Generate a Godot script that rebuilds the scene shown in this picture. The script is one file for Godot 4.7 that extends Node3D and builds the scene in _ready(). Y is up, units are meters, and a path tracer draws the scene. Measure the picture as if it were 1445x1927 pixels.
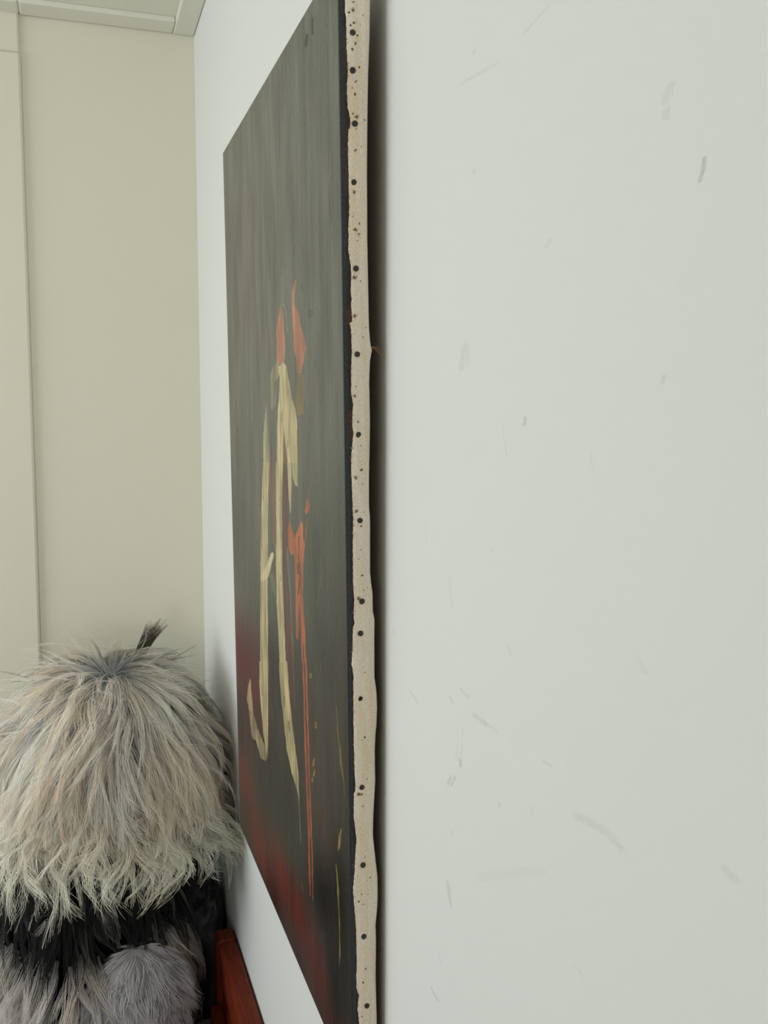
extends Node3D

const CAM_POS := Vector3(-0.254, 1.62, 0.0)
const PAINT_W := 0.602
const PAINT_H := 0.979
const PAINT_T := 0.0205

var rng := RandomNumberGenerator.new()
var used := {}

const PAINT_STROKES := [
	[[325,680,302,679,291,747,304,827,307,867,296,904,282,960,279,1031,333,1047,339,974,347,894,341,792], 104, 66, 62, 0.80, 0.25],
	[[320,1042,285,1031,277,1114,276,1182,291,1142,308,1091], 104, 66, 62, 0.75, 0.25],
	[[411,587,413,649,418,687,403,686,398,648,396,587], 120, 82, 74, 0.70, 0.30],
	[[420,686,417,760,411,841,399,839,395,757,402,685], 152, 88, 66, 0.85, 0.30],
	[[227,377,246,395,247,421,242,461,243,488,228,507,226,529,204,530,194,519,172,494,182,474,199,455,210,433,220,428,234,414,227,396,220,380], 186, 126, 100, 0.95, 0.12],
	[[188,481,207,500,224,525,215,526,197,501,182,481], 196, 112, 78, 0.90, 0.35],
	[[223,531,188,533,186,559,191,596,231,597,238,576,230,552], 150, 116, 66, 0.95, 0.75],
	[[208,518,212,535,203,536,199,518], 170, 150, 100, 0.80, 0.40],
	[[324,408,339,425,354,450,350,470,356,502,341,506,308,508,299,484,300,455,305,429,316,411], 186, 126, 100, 0.95, 0.12],
	[[322,409,310,405,293,414,283,435,278,461,275,462,278,436,287,414,309,403,327,408], 158, 152, 126, 0.70, 0.30],
	[[411,426,430,446,438,474,438,495,429,502,417,476,411,452], 152, 100, 78, 0.70, 0.50],
	[[352,501,387,509,407,530,414,554,412,581,392,588,369,573,360,548,354,532,339,521,332,510], 164, 152, 118, 0.75, 0.35],
	[[351,530,375,539,390,567,381,573,362,550,344,537], 100, 98, 86, 0.70, 0.30],
	[[345,511,311,505,290,513,278,536,262,568,242,585,231,603,231,643,232,676,371,684,363,627,354,587,346,568,337,535], 196, 180, 136, 0.97, 0.10],
	[[316,619,307,645,294,680,327,682,325,666], 104, 66, 62, 0.80, 0.20],
	[[301,679,230,675,230,691,235,717,252,715,267,697,273,732,276,757,284,768,291,743,296,709], 196, 180, 136, 0.93, 0.30],
	[[375,683,326,681,336,732,344,833,347,874,346,914,339,974,334,1047,379,1061,388,987,393,946,392,882,384,818,380,735], 196, 180, 136, 0.95, 0.12],
	[[441,575,458,608,469,633,477,690,427,687,430,658,436,633,439,599], 196, 180, 136, 0.85, 0.25],
	[[478,689,426,686,438,741,452,828,456,894,466,1007,473,1090,542,1111,532,1023,520,906,502,791,486,723], 196, 180, 136, 0.93, 0.15],
	[[415,857,406,861,453,913,514,935,520,925,456,885,430,863], 206, 192, 150, 0.95, 0.15],
	[[439,908,418,896,397,915,390,945,409,939,429,930], 140, 132, 106, 0.60, 0.30],
	[[400,833,391,840,389,855,399,848], 150, 142, 112, 0.70, 0.30],
	[[548,1111,471,1088,480,1188,491,1289,509,1290,528,1259,546,1206,555,1161], 196, 180, 136, 0.93, 0.15],
	[[646,1180,671,1208,685,1242,665,1261,646,1294,635,1313,599,1302,559,1326,514,1312,495,1292,519,1280,563,1273,597,1261,620,1250,627,1222,637,1200,635,1182], 180, 162, 124, 0.92, 0.35],
	[[384,1061,323,1043,314,1104,296,1155,278,1192,264,1222,260,1276,275,1264,307,1246,339,1217,354,1180,372,1129,383,1092], 190, 175, 128, 0.95, 0.15],
	[[285,554,287,563,282,564,280,554], 112, 100, 72, 0.75, 0.40],
	[[330,593,332,607,327,607,324,593], 112, 100, 72, 0.75, 0.40],
	[[292,641,295,653,291,653,288,641], 112, 100, 72, 0.75, 0.40],
	[[486,754,489,767,481,766,478,753], 112, 100, 72, 0.75, 0.40],
	[[353,741,356,753,350,753,348,741], 112, 100, 72, 0.75, 0.40],
	[[506,856,506,865,501,864,500,855], 112, 100, 72, 0.75, 0.40],
	[[362,889,365,904,359,903,356,888], 112, 100, 72, 0.75, 0.40],
	[[356,1119,354,1140,344,1136,346,1115], 112, 100, 72, 0.75, 0.40],
	[[329,1156,324,1178,314,1174,319,1153], 112, 100, 72, 0.75, 0.40],
	[[533,1154,534,1181,526,1178,525,1151], 112, 100, 72, 0.75, 0.40],
	[[605,1264,599,1279,584,1273,590,1258], 112, 100, 72, 0.75, 0.40],
	[[665,1262,652,1266,635,1258,647,1254], 112, 100, 72, 0.75, 0.40],
	[[575,1285,569,1289,555,1283,560,1278], 112, 100, 72, 0.75, 0.40],
	[[374,1025,373,1046,367,1044,369,1024], 112, 100, 72, 0.75, 0.40],
	[[291,778,278,792,258,804,241,792,220,773,209,775,207,797,200,808,207,841,216,902,207,932,204,1008,229,1015,230,985,230,928,235,908,247,984,261,982,260,896,264,836,285,841,302,826,304,797], 192, 104, 68, 0.95, 0.25],
	[[184,764,196,795,208,822,202,822,189,794,181,764], 192, 104, 68, 0.70, 0.40],
	[[261,799,260,808,253,807,255,798], 78, 66, 56, 0.85, 0.30],
	[[234,801,237,825,231,824,228,800], 78, 66, 56, 0.85, 0.30],
	[[241,832,234,853,232,871,226,870,228,852,235,831], 78, 66, 56, 0.85, 0.30],
	[[247,848,247,867,240,866,241,847], 78, 66, 56, 0.85, 0.30],
	[[236,874,246,903,239,901,230,873], 78, 66, 56, 0.85, 0.30],
	[[219,982,219,1012,213,1011,213,980], 78, 66, 56, 0.85, 0.30],
	[[167,733,168,748,186,758,196,754,183,737], 192, 104, 68, 0.90, 0.20],
	[[161,672,169,703,177,735,172,735,165,702,159,671], 168, 92, 62, 0.70, 0.30],
	[[187,733,182,736,186,740], 180, 174, 150, 0.70, 0.20],
	[[311,832,309,867,298,904,290,962,284,1032,280,1031,286,961,293,903,301,865,301,830], 150, 146, 136, 0.70, 0.30],
	[[286,1032,280,1088,279,1115,274,1113,276,1086,282,1030], 126, 116, 116, 0.60, 0.30],
	[[110,810,115,840,128,877,143,907,141,906,123,876,110,839,108,809], 136, 102, 62, 0.65, 0.40],
	[[225,1013,220,1181,209,1319,199,1313,210,1176,215,1010], 176, 88, 58, 0.95, 0.12],
	[[208,1008,203,1173,195,1311,186,1306,194,1169,199,1005], 182, 96, 66, 0.95, 0.12],
	[[211,1318,211,1367,207,1419,201,1415,200,1361,200,1312], 164, 78, 52, 0.95, 0.15],
	[[192,1309,192,1356,190,1417,187,1414,183,1351,184,1304], 172, 88, 60, 0.95, 0.15],
	[[265,1223,267,1276,260,1335,259,1345,254,1343,255,1332,260,1273,261,1221], 140, 140, 116, 0.75, 0.20],
	[[259,1344,257,1354,252,1351,254,1341], 136, 134, 110, 0.75, 0.20],
	[[259,1427,253,1437,248,1434,253,1423], 136, 124, 84, 0.60, 0.30],
	[[160,1093,163,1106,151,1101,147,1089], 158, 124, 58, 0.95, 0.25],
	[[168,1158,180,1177,167,1172,156,1154], 158, 124, 58, 0.95, 0.25],
	[[166,1176,178,1194,168,1190,156,1172], 158, 124, 58, 0.95, 0.25],
	[[182,1198,184,1208,177,1205,174,1195], 158, 124, 58, 0.95, 0.25],
	[[48,1231,51,1236,53,1256,50,1254,36,1229,36,1225], 158, 124, 58, 0.95, 0.25],
	[[34,1210,48,1230,48,1232,37,1226,36,1225,31,1208], 158, 124, 58, 0.95, 0.25],
	[[184,1021,184,1029,173,1026,173,1017], 158, 124, 58, 0.95, 0.25],
	[[52,1028,46,1068,35,1111,14,1152,11,1151,28,1108,40,1066,48,1027], 134, 104, 56, 0.80, 0.40],
	[[32,1044,26,1098,21,1133,18,1132,24,1097,30,1043], 110, 88, 54, 0.50, 0.45],
	[[64,1281,58,1319,53,1366,52,1424,54,1439,51,1437,46,1420,47,1363,50,1315,58,1278], 150, 126, 62, 0.90, 0.30],
	[[98,1553,92,1561,85,1555,91,1547], 112, 62, 40, 0.60, 0.40],
	[[47,1165,46,1178,41,1175,42,1162], 118, 96, 56, 0.50, 0.40],
	[[191,393,189,398,183,399,185,393], 46, 46, 44, 0.80, 0.30],
	[[159,435,157,446,154,447,155,435], 46, 46, 44, 0.80, 0.30],
	[[149,434,148,448,144,448,145,435], 46, 46, 44, 0.80, 0.30],
	[[137,437,136,446,133,446,134,438], 46, 46, 44, 0.80, 0.30],
	[[128,516,130,528,126,528,124,516], 46, 46, 44, 0.80, 0.30],
	[[419,439,416,456,411,456,414,440], 46, 46, 44, 0.80, 0.30],
	[[116,21,114,44,107,47,108,24], 46, 46, 44, 0.80, 0.30],
	[[145,29,155,44,141,50,132,36], 46, 46, 44, 0.80, 0.30],
	[[717,624,717,633,709,633,709,623], 46, 46, 44, 0.80, 0.30],
	[[35,202,38,278,37,356,35,356,30,280,33,203], 74, 78, 74, 0.45, 0.50],
	[[604,374,607,452,611,530,606,530,587,453,599,374], 122, 122, 110, 0.36, 0.50],
	[[124,383,122,428,124,472,121,472,115,429,122,384], 128, 112, 98, 0.40, 0.50],
	[[172,355,182,421,174,489,171,489,170,422,169,356], 74, 78, 74, 0.37, 0.50],
	[[308,338,314,386,309,437,305,437,299,389,305,339], 122, 122, 110, 0.48, 0.50],
	[[227,21,236,103,233,190,230,191,222,108,224,23], 122, 122, 110, 0.37, 0.50],
	[[554,320,565,414,564,512,559,512,549,416,549,321], 128, 112, 98, 0.29, 0.50],
	[[559,411,577,517,572,627,567,627,553,518,554,411], 122, 122, 110, 0.26, 0.50],
	[[49,208,54,275,51,345,48,345,46,277,46,209], 74, 78, 74, 0.49, 0.50],
	[[359,295,362,394,368,493,364,494,349,395,355,296], 84, 84, 78, 0.33, 0.50],
	[[94,11,92,54,93,96,91,97,85,57,91,12], 74, 78, 74, 0.27, 0.50],
	[[116,223,117,257,115,292,112,293,111,259,113,224], 74, 78, 74, 0.43, 0.50],
	[[279,215,285,242,277,272,274,273,272,245,276,216], 122, 122, 110, 0.33, 0.50],
	[[204,171,213,232,206,297,203,298,205,234,201,172], 128, 112, 98, 0.27, 0.50],
	[[396,282,401,314,394,348,390,349,385,317,392,283], 74, 78, 74, 0.40, 0.50],
	[[40,232,47,254,38,280,36,281,36,257,38,233], 128, 112, 98, 0.33, 0.50],
	[[131,169,137,211,131,257,128,258,129,214,128,170], 122, 122, 110, 0.32, 0.50],
	[[381,414,386,503,388,595,384,595,369,505,377,414], 128, 112, 98, 0.25, 0.50],
	[[481,271,495,371,492,475,487,475,471,374,476,272], 128, 112, 98, 0.34, 0.50],
	[[137,205,140,258,138,313,136,313,130,261,135,205], 84, 84, 78, 0.28, 0.50],
	[[67,387,71,458,69,531,66,531,59,460,64,387], 74, 78, 74, 0.27, 0.50],
	[[103,4,113,76,106,157,104,158,99,83,100,5], 84, 84, 78, 0.31, 0.50],
	[[278,279,282,374,286,470,282,471,270,376,275,280], 122, 122, 110, 0.44, 0.50],
	[[407,418,421,505,414,595,410,595,400,506,403,418], 128, 112, 98, 0.27, 0.50],
	[[47,274,48,312,46,351,44,351,37,314,45,274], 74, 78, 74, 0.47, 0.50],
	[[366,241,375,291,367,345,363,346,361,294,362,242], 128, 112, 98, 0.44, 0.50],
	[[71,241,72,309,73,377,70,377,66,310,68,242], 128, 112, 98, 0.41, 0.50],
	[[777,277,804,406,800,541,794,541,768,410,771,278], 74, 78, 74, 0.25, 0.50],
	[[18,71,22,136,20,203,18,204,16,138,16,72], 84, 84, 78, 0.26, 0.50],
	[[139,272,139,300,137,328,134,329,131,302,136,273], 84, 84, 78, 0.47, 0.50],
	[[637,269,652,379,652,492,647,492,624,382,632,270], 122, 122, 110, 0.43, 0.50],
	[[87,63,94,134,90,212,88,212,80,140,85,64], 128, 112, 98, 0.42, 0.50],
	[[155,362,162,389,152,417,150,418,147,391,152,363], 74, 78, 74, 0.31, 0.50],
	[[305,3,316,79,311,163,307,164,302,84,302,4], 74, 78, 74, 0.45, 0.50],
	[[417,403,424,469,420,537,416,537,400,471,413,403], 74, 78, 74, 0.43, 0.50],
	[[458,285,460,388,469,493,465,494,448,390,453,285], 74, 78, 74, 0.31, 0.50],
	[[516,304,529,345,516,390,511,390,505,349,512,305], 84, 84, 78, 0.31, 0.50],
	[[39,127,46,145,37,168,34,168,34,149,37,128], 128, 112, 98, 0.29, 0.50],
	[[530,425,538,488,534,552,529,553,520,489,526,425], 122, 122, 110, 0.47, 0.50],
	[[742,173,753,244,749,319,743,320,724,250,736,174], 128, 112, 98, 0.25, 0.50],
	[[663,140,672,197,666,258,661,259,642,204,658,142], 74, 78, 74, 0.35, 0.50],
	[[358,190,366,281,367,375,363,376,344,286,355,191], 74, 78, 74, 0.43, 0.50],
	[[66,215,69,285,68,356,65,357,57,288,63,216], 128, 112, 98, 0.40, 0.50],
	[[90,255,96,287,88,324,86,325,88,289,87,255], 84, 84, 78, 0.30, 0.50],
	[[53,205,57,267,55,331,52,331,44,270,51,206], 122, 122, 110, 0.39, 0.50],
	[[141,367,145,416,141,467,138,467,129,418,138,368], 74, 78, 74, 0.31, 0.50],
	[[703,218,733,328,721,448,715,448,699,333,698,219], 74, 78, 74, 0.37, 0.50],
	[[343,175,342,231,345,286,341,287,328,234,339,176], 128, 112, 98, 0.44, 0.50],
	[[33,5,38,60,33,120,31,121,26,65,30,6], 122, 122, 110, 0.34, 0.50],
	[[145,64,148,121,147,180,144,181,137,125,143,66], 122, 122, 110, 0.33, 0.50],
	[[130,6,132,45,130,86,127,87,126,48,128,8], 128, 112, 98, 0.42, 0.50],
	[[41,62,53,129,44,206,41,207,39,135,39,63], 74, 78, 74, 0.40, 0.50],
	[[496,160,505,220,500,284,495,285,487,224,492,161], 74, 78, 74, 0.27, 0.50],
	[[505,151,524,242,515,341,510,342,503,247,500,152], 84, 84, 78, 0.27, 0.50],
	[[188,115,197,166,189,223,187,223,183,170,185,116], 122, 122, 110, 0.48, 0.50],
	[[144,205,142,270,146,335,143,336,137,272,141,205], 128, 112, 98, 0.50, 0.50],
	[[330,300,334,327,327,355,324,355,318,329,326,301], 128, 112, 98, 0.48, 0.50],
	[[446,196,465,269,452,349,448,350,441,274,442,197], 84, 84, 78, 0.31, 0.50],
	[[796,254,816,304,798,361,792,362,791,308,790,255], 84, 84, 78, 0.40, 0.50],
]
const PAINT_WASHES := [
	[737, 499, 271, 633, 0, 104, 96, 88, 0.50],
	[58, 536, 76, 478, 0, 98, 100, 92, 0.50],
	[86, 121, 135, 145, 0, 104, 106, 98, 0.60],
	[499, 236, 119, 160, 0, 124, 112, 98, 0.35],
	[752, 864, 203, 180, 0, 80, 74, 70, 0.70],
	[128, 902, 154, 227, 0, 62, 64, 56, 0.80],
	[409, 1126, 298, 243, 0, 58, 58, 54, 0.80],
	[745, 1151, 189, 106, 0, 104, 54, 54, 0.90],
	[623, 1211, 140, 113, 0, 98, 50, 50, 0.90],
	[731, 1441, 117, 82, 0, 104, 50, 44, 0.90],
	[31, 997, 65, 180, 0, 62, 58, 52, 0.80],
	[141, 1148, 125, 109, 0, 70, 60, 54, 0.80],
	[38, 1144, 72, 66, 0, 60, 56, 46, 0.60],
	[510, 1307, 156, 83, 0, 50, 50, 44, 0.85],
	[329, 1341, 114, 96, 0, 48, 50, 44, 0.85],
	[580, 1540, 135, 77, 0, 100, 42, 36, 0.95],
	[398, 1494, 98, 68, 0, 104, 40, 34, 0.95],
	[270, 1505, 74, 63, 0, 100, 36, 30, 0.95],
	[161, 1523, 70, 68, 0, 84, 32, 26, 0.95],
	[81, 1572, 86, 74, 0, 64, 28, 22, 0.90],
	[106, 1263, 75, 44, 0, 74, 50, 44, 0.80],
	[125, 1371, 65, 65, 0, 16, 14, 12, 0.97],
	[46, 1348, 52, 140, 0, 16, 14, 11, 0.97],
	[72, 1477, 37, 63, 0, 16, 12, 10, 0.95],
	[3, 1144, 18, 334, 0, 40, 38, 33, 0.70],
	[509, 1548, 39, 61, 0, 76, 32, 28, 0.60],
	[449, 1614, 46, 72, 0, 56, 24, 20, 0.80],
	[296, 1640, 37, 65, 0, 56, 22, 18, 0.80],
]
# height (0.1 mm), where the bare linen starts and ends (0.01 mm from the front)
const LINEN_EDGE := [[4927,579,2736], [4562,579,2736], [4480,546,2712], [4398,648,2689], [4316,655,2665], [4193,666,2603], [4027,735,2521], [3882,627,2474], [3737,676,2427], [3645,890,2408], [3569,858,2392], [3561,722,2390], [3402,656,2358], [3233,680,2323], [2893,695,2301], [2808,627,2296], [2680,596,2288], [2594,576,2297], [2465,780,2310], [2379,804,2318], [2249,728,2329], [2205,801,2333], [2184,837,2334], [2171,744,2335], [2075,795,2341], [2010,845,2345], [2001,604,2345], [1988,631,2346], [1944,723,2373], [1879,740,2413], [1813,756,2506], [1782,763,2616], [1769,766,2583], [1747,756,2528], [1681,726,2400], [1593,686,2359], [1505,676,2318], [1417,666,2329], [1328,814,2339], [1239,763,2350], [1195,746,2355], [1150,729,2343], [1083,839,2325], [1016,738,2307], [927,650,2283], [882,606,2268], [747,576,2224], [702,596,2210], [612,631,2197], [476,663,2179], [340,711,2263], [249,667,2253], [-26,619,2221], [-117,625,2211], [-210,630,2293], [-302,686,2418], [-348,714,2419], [-441,631,2422], [-464,641,2423], [-534,670,2569], [-566,683,2563], [-589,557,2558], [-673,531,2542], [-767,501,2533], [-907,394,2520], [-1001,554,2511], [-1048,542,2507], [-1095,531,2572], [-1142,519,2628], [-1189,515,2684], [-1331,504,2721], [-1379,500,2697], [-1474,503,2650], [-1569,505,2547], [-1617,506,2521], [-1712,517,2460], [-1856,535,2471], [-2000,605,2477], [-2049,548,2437], [-2073,446,2418], [-2097,442,2398], [-2291,407,2268], [-2388,535,2234], [-2485,625,2212], [-2583,550,2305], [-2681,491,2399], [-2779,432,2496], [-2877,324,2593], [-2936,258,2594], [-3025,315,2596], [-3074,344,2597], [-3173,402,2524], [-3198,417,2506], [-3322,494,2365], [-3472,506,2392], [-3572,515,2371], [-3822,459,2318], [-3873,448,2326], [-3949,666,2337], [-4075,537,2357], [-4212,646,2378], [-4945,646,2378]]
const TACKS := [[1129,43160], [1094,40216], [1225,36046], [1081,31384], [1159,24434], [1190,17398], [1212,10681], [1255,3391], [1344,-3622], [1181,-6409], [1140,-20157], [1148,-27285], [1152,-33935], [1358,-40531]]
# depth, height, size (0.01 mm); a negative size is rust
const LINEN_SPECKS := [[1203,45554,90], [835,44691,90], [1151,44933,-135], [2047,44624,90], [957,43759,90], [1229,43954,112], [1768,43891,45], [1533,42997,90], [1345,42357,90], [1069,41872,112], [1685,40524,90], [1310,39404,90], [1032,38877,68], [1253,38396,112], [1053,36830,90], [1368,36605,-135], [2049,36451,68], [1311,35675,45], [1245,33939,112], [1751,34273,45], [1075,30617,-112], [966,28646,45], [1466,28071,90], [1140,27582,158], [1413,27251,112], [1271,26728,68], [1061,23737,-135], [1521,23448,45], [1034,20601,-135], [1956,19655,68], [1717,18859,68], [1022,14743,45], [920,13943,-112], [1177,11801,90], [1688,11258,45], [1391,9779,54], [1417,7749,112], [939,7084,-112], [1496,6523,54], [938,4225,-112], [1599,4107,54], [1342,2884,90], [1308,867,68], [1105,96,54], [1367,-1351,112], [1831,-2400,54], [1494,-2610,54], [1059,-3323,-135], [1494,-9869,54], [1406,-15665,90], [1211,-15833,68], [1593,-19443,54], [837,-20746,-135], [1080,-20779,-90], [1208,-21864,90], [1300,-26571,58], [1449,-26398,45], [649,-28286,58], [1782,-28523,68], [1484,-28721,58], [982,-29923,68], [1574,-30025,45], [682,-30564,90], [1124,-30890,90], [1281,-36972,90], [1024,-38232,90], [1763,-40007,54], [902,-41451,58]]
const LINEN_HOLES := [[1092,-12149,189]]
# distance along the wall and height (0.1 mm), half width (0.01 mm), depth of tone (%), kind
const WALL_MARKS := [[[3510,17290,3515,17244,3531,17208], 74, 30, 0], [[3761,17665,3806,17612], 159, 9, 0], [[3788,17565,3795,17540], 132, 10, 0], [[6075,16704,6128,16564], 257, 10, 0], [[6019,16682,6016,16576], 146, 7, 0], [[5141,16215,5154,16177], 96, 28, 1], [[3755,16398,3762,16374], 101, 12, 1], [[4930,18459,5235,18426], 83, 9, 0], [[5592,18382,6169,18448], 91, 9, 0], [[5949,18582,5966,18568], 77, 20, 0], [[5957,17830,5930,17810], 111, 12, 0], [[4871,17192,4908,17170], 124, 8, 0], [[4450,14058,4305,14090,4146,14100,4019,14084], 216, 10, 0], [[6310,12795,6255,12659], 169, 20, 1], [[6627,11777,6489,11765], 93, 30, 0], [[5850,14204,5672,14203], 186, 13, 0], [[5690,14205,5480,14210], 109, 7, 0], [[6098,14318,5963,14302], 57, 25, 1], [[6296,14209,6234,14179], 59, 20, 1], [[7147,14015,6970,13968], 66, 20, 0], [[7584,14431,7555,14400], 68, 25, 0], [[5339,14799,5291,14753], 68, 13, 2], [[6053,14048,6066,13774], 46, 16, 2], [[6106,13806,6086,13767], 98, 25, 1], [[6264,13624,6325,13542], 80, 25, 1], [[6183,13646,6252,13565], 80, 25, 1], [[6130,13985,6165,13778], 78, 7, 2], [[4841,14231,4750,14238], 97, 10, 1], [[5750,13101,4831,13580], 234, 4, 0], [[3209,14332,3144,14326], 175, 8, 0], [[6484,12136,6428,12100], 67, 16, 0], [[6245,13211,6235,13199], 82, 22, 1], [[4440,13215,4352,13204], 99, 6, 0], [[4986,13899,4978,13869], 67, 9, 1], [[5595,15385,5586,15369], 69, 15, 0], [[5465,16169,5382,15974], 44, 10, 1], [[4386,16038,4350,15930], 56, 6, 1], [[6324,15100,6268,14878], 77, 7, 1], [[6821,15434,6796,15273], 61, 8, 1], [[3898,15062,3829,15023], 133, 5, 0], [[5426,13753,5441,13725], 72, 15, 1]]

# ---------------------------------------------------------------- helpers
class Geo:
	var v := PackedVector3Array()
	var n := PackedVector3Array()
	var uv := PackedVector2Array()
	var col := PackedColorArray()
	var idx := PackedInt32Array()
	var flat := true
	func quad(a: Vector3, b: Vector3, c: Vector3, d: Vector3, ua := Vector2(0, 0), ub := Vector2(1, 0), uc := Vector2(1, 1), ud := Vector2(0, 1)) -> void:
		# a b c d run clockwise seen from outside
		var k := v.size()
		var nn := (c - a).cross(b - a)
		if nn.length() < 1e-14:
			nn = (d - a).cross(c - a)
		nn = nn.normalized()
		for p in [a, b, c, d]:
			v.append(p)
			n.append(nn)
		uv.append_array(PackedVector2Array([ua, ub, uc, ud]))
		idx.append_array(PackedInt32Array([k, k + 1, k + 2, k, k + 2, k + 3]))
	func box(lo: Vector3, hi: Vector3, ch := 0.0) -> void:
		# a box with chamfered edges
		var c := (lo + hi) * 0.5
		var h := (hi - lo) * 0.5
		ch = minf(ch, minf(h.x, minf(h.y, h.z)) * 0.9)
		for ax in 3:
			for s: float in [-1.0, 1.0]:
				var u := (ax + 1) % 3
				var w := (ax + 2) % 3
				var pts := []
				for q: Vector2 in [Vector2(-1, -1), Vector2(1, -1), Vector2(1, 1), Vector2(-1, 1)]:
					var p := Vector3()
					p[ax] = h[ax] * s
					p[u] = (h[u] - ch) * q.x
					p[w] = (h[w] - ch) * q.y
					pts.append(c + p)
				if s > 0:
					quad(pts[3], pts[2], pts[1], pts[0])
				else:
					quad(pts[0], pts[1], pts[2], pts[3])
		if ch <= 0.0:
			return
		for ax in 3:
			var u := (ax + 1) % 3
			var w := (ax + 2) % 3
			for su: float in [-1.0, 1.0]:
				for sw: float in [-1.0, 1.0]:
					var e := []
					for q in [[-1.0, 0], [1.0, 0], [1.0, 1], [-1.0, 1]]:
						var p := Vector3()
						p[ax] = (h[ax] - ch) * q[0]
						p[u] = (h[u] - (ch if q[1] == 1 else 0.0)) * su
						p[w] = (h[w] - (0.0 if q[1] == 1 else ch)) * sw
						e.append(c + p)
					if su * sw > 0:
						quad(e[0], e[1], e[2], e[3])
					else:
						quad(e[3], e[2], e[1], e[0])
		for sx: float in [-1.0, 1.0]:
			for sy: float in [-1.0, 1.0]:
				for sz: float in [-1.0, 1.0]:
					var s := Vector3(sx, sy, sz)
					var a := c + s * (h - Vector3(0, ch, ch))
					var b := c + s * (h - Vector3(ch, 0, ch))
					var d := c + s * (h - Vector3(ch, ch, 0))
					if sx * sy * sz > 0:
						quad(a, d, b, b)
					else:
						quad(a, b, d, d)
	func tube(pts: PackedVector3Array, radii: PackedFloat32Array, sides := 8) -> void:
		var k := v.size()
		var m := pts.size()
		for i in m:
			var t := (pts[mini(i + 1, m - 1)] - pts[maxi(i - 1, 0)]).normalized()
			var a := t.cross(Vector3.UP if absf(t.y) < 0.9 else Vector3.RIGHT).normalized()
			var b := t.cross(a)
			for s in sides:
				var ang := TAU * s / sides
				var r := a * cos(ang) + b * sin(ang)
				v.append(pts[i] + r * radii[i])
				n.append(r)
				uv.append(Vector2(float(s) / sides, float(i) / m))
		for i in m - 1:
			for s in sides:
				var s2 := (s + 1) % sides
				var p := k + i * sides
				idx.append_array(PackedInt32Array([p + s, p + sides + s, p + s2, p + s2, p + sides + s, p + sides + s2]))
	func grid(f: Callable, nu: int, nv: int) -> void:
		# f(u, v) -> Vector3, smooth normals by differences
		var k := v.size()
		for j in nv + 1:
			for i in nu + 1:
				var a := float(i) / nu
				var b := float(j) / nv
				var p: Vector3 = f.call(a, b)
				var du: Vector3 = f.call(a + 0.002, b) - f.call(a - 0.002, b)
				var dv: Vector3 = f.call(a, b + 0.002) - f.call(a, b - 0.002)
				var nn := du.cross(dv)
				v.append(p)
				n.append(nn.normalized() if nn.length() > 1e-12 else Vector3.UP)
				uv.append(Vector2(a, b))
		for j in nv:
			for i in nu:
				var p := k + j * (nu + 1) + i
				idx.append_array(PackedInt32Array([p, p + nu + 1, p + 1, p + 1, p + nu + 1, p + nu + 2]))
	func put(mesh: ArrayMesh, mat: Material) -> void:
		var a := []
		a.resize(Mesh.ARRAY_MAX)
		a[Mesh.ARRAY_VERTEX] = v
		a[Mesh.ARRAY_NORMAL] = n
		if uv.size() == v.size():
			a[Mesh.ARRAY_TEX_UV] = uv
		if col.size() == v.size():
			a[Mesh.ARRAY_COLOR] = col
		a[Mesh.ARRAY_INDEX] = idx
		mesh.add_surface_from_arrays(Mesh.PRIMITIVE_TRIANGLES, a)
		mesh.surface_set_material(mesh.get_surface_count() - 1, mat)

func obj(called: String, geos: Array, mats: Array, parent: Node = self) -> MeshInstance3D:
	var m := ArrayMesh.new()
	for i in geos.size():
		geos[i].put(m, mats[i])
	var o := MeshInstance3D.new()
	o.name = called
	o.mesh = m
	o.cast_shadow = GeometryInstance3D.SHADOW_CASTING_SETTING_ON
	parent.add_child(o, true)
	return o

func struct(called: String, geos: Array, mats: Array) -> MeshInstance3D:
	var o := obj(called, geos, mats)
	o.set_meta("kind", "structure")
	return o

func tag(o: Node, label: String, category: String, group := "") -> void:
	o.set_meta("label", label)
	o.set_meta("category", category)
	if group != "":
		o.set_meta("group", group)

func mat(c: Color, rough := 0.8, spec := 0.5) -> StandardMaterial3D:
	var m := StandardMaterial3D.new()
	m.albedo_color = c
	m.roughness = rough
	m.metallic_specular = spec
	return m

func rgb(r: float, g: float, b: float) -> Color:
	return Color(r / 255.0, g / 255.0, b / 255.0)

func noise(seed_: int, freq: float, oct := 3) -> FastNoiseLite:
	var f := FastNoiseLite.new()
	f.seed = seed_
	f.frequency = freq
	f.noise_type = FastNoiseLite.TYPE_SIMPLEX_SMOOTH
	f.fractal_octaves = oct
	return f

func noise_tex(seed_: int, freq: float, size: int, ramp: Gradient = null, as_normal := false, bump := 2.0) -> NoiseTexture2D:
	var t := NoiseTexture2D.new()
	t.width = size
	t.height = size
	t.seamless = true
	t.noise = noise(seed_, freq)
	t.as_normal_map = as_normal
	t.bump_strength = bump
	if ramp:
		t.color_ramp = ramp
	return t

func ramp2(a: Color, b: Color) -> Gradient:
	var g := Gradient.new()
	g.set_color(0, a)
	g.set_color(1, b)
	return g

func painted_wall(c: Color) -> StandardMaterial3D:
	# emulsion paint with a faint roller texture
	var m := mat(c, 0.62, 0.35)
	m.uv1_triplanar = true
	m.uv1_world_triplanar = true
	m.uv1_scale = Vector3(4, 4, 4)
	m.normal_enabled = true
	m.normal_texture = noise_tex(11, 0.05, 512, null, true, 1.2)
	m.normal_scale = 0.12
	return m

func image_tex(w: int, h: int, bytes: PackedByteArray) -> ImageTexture:
	return ImageTexture.create_from_image(Image.create_from_data(w, h, false, Image.FORMAT_RGB8, bytes))

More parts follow.
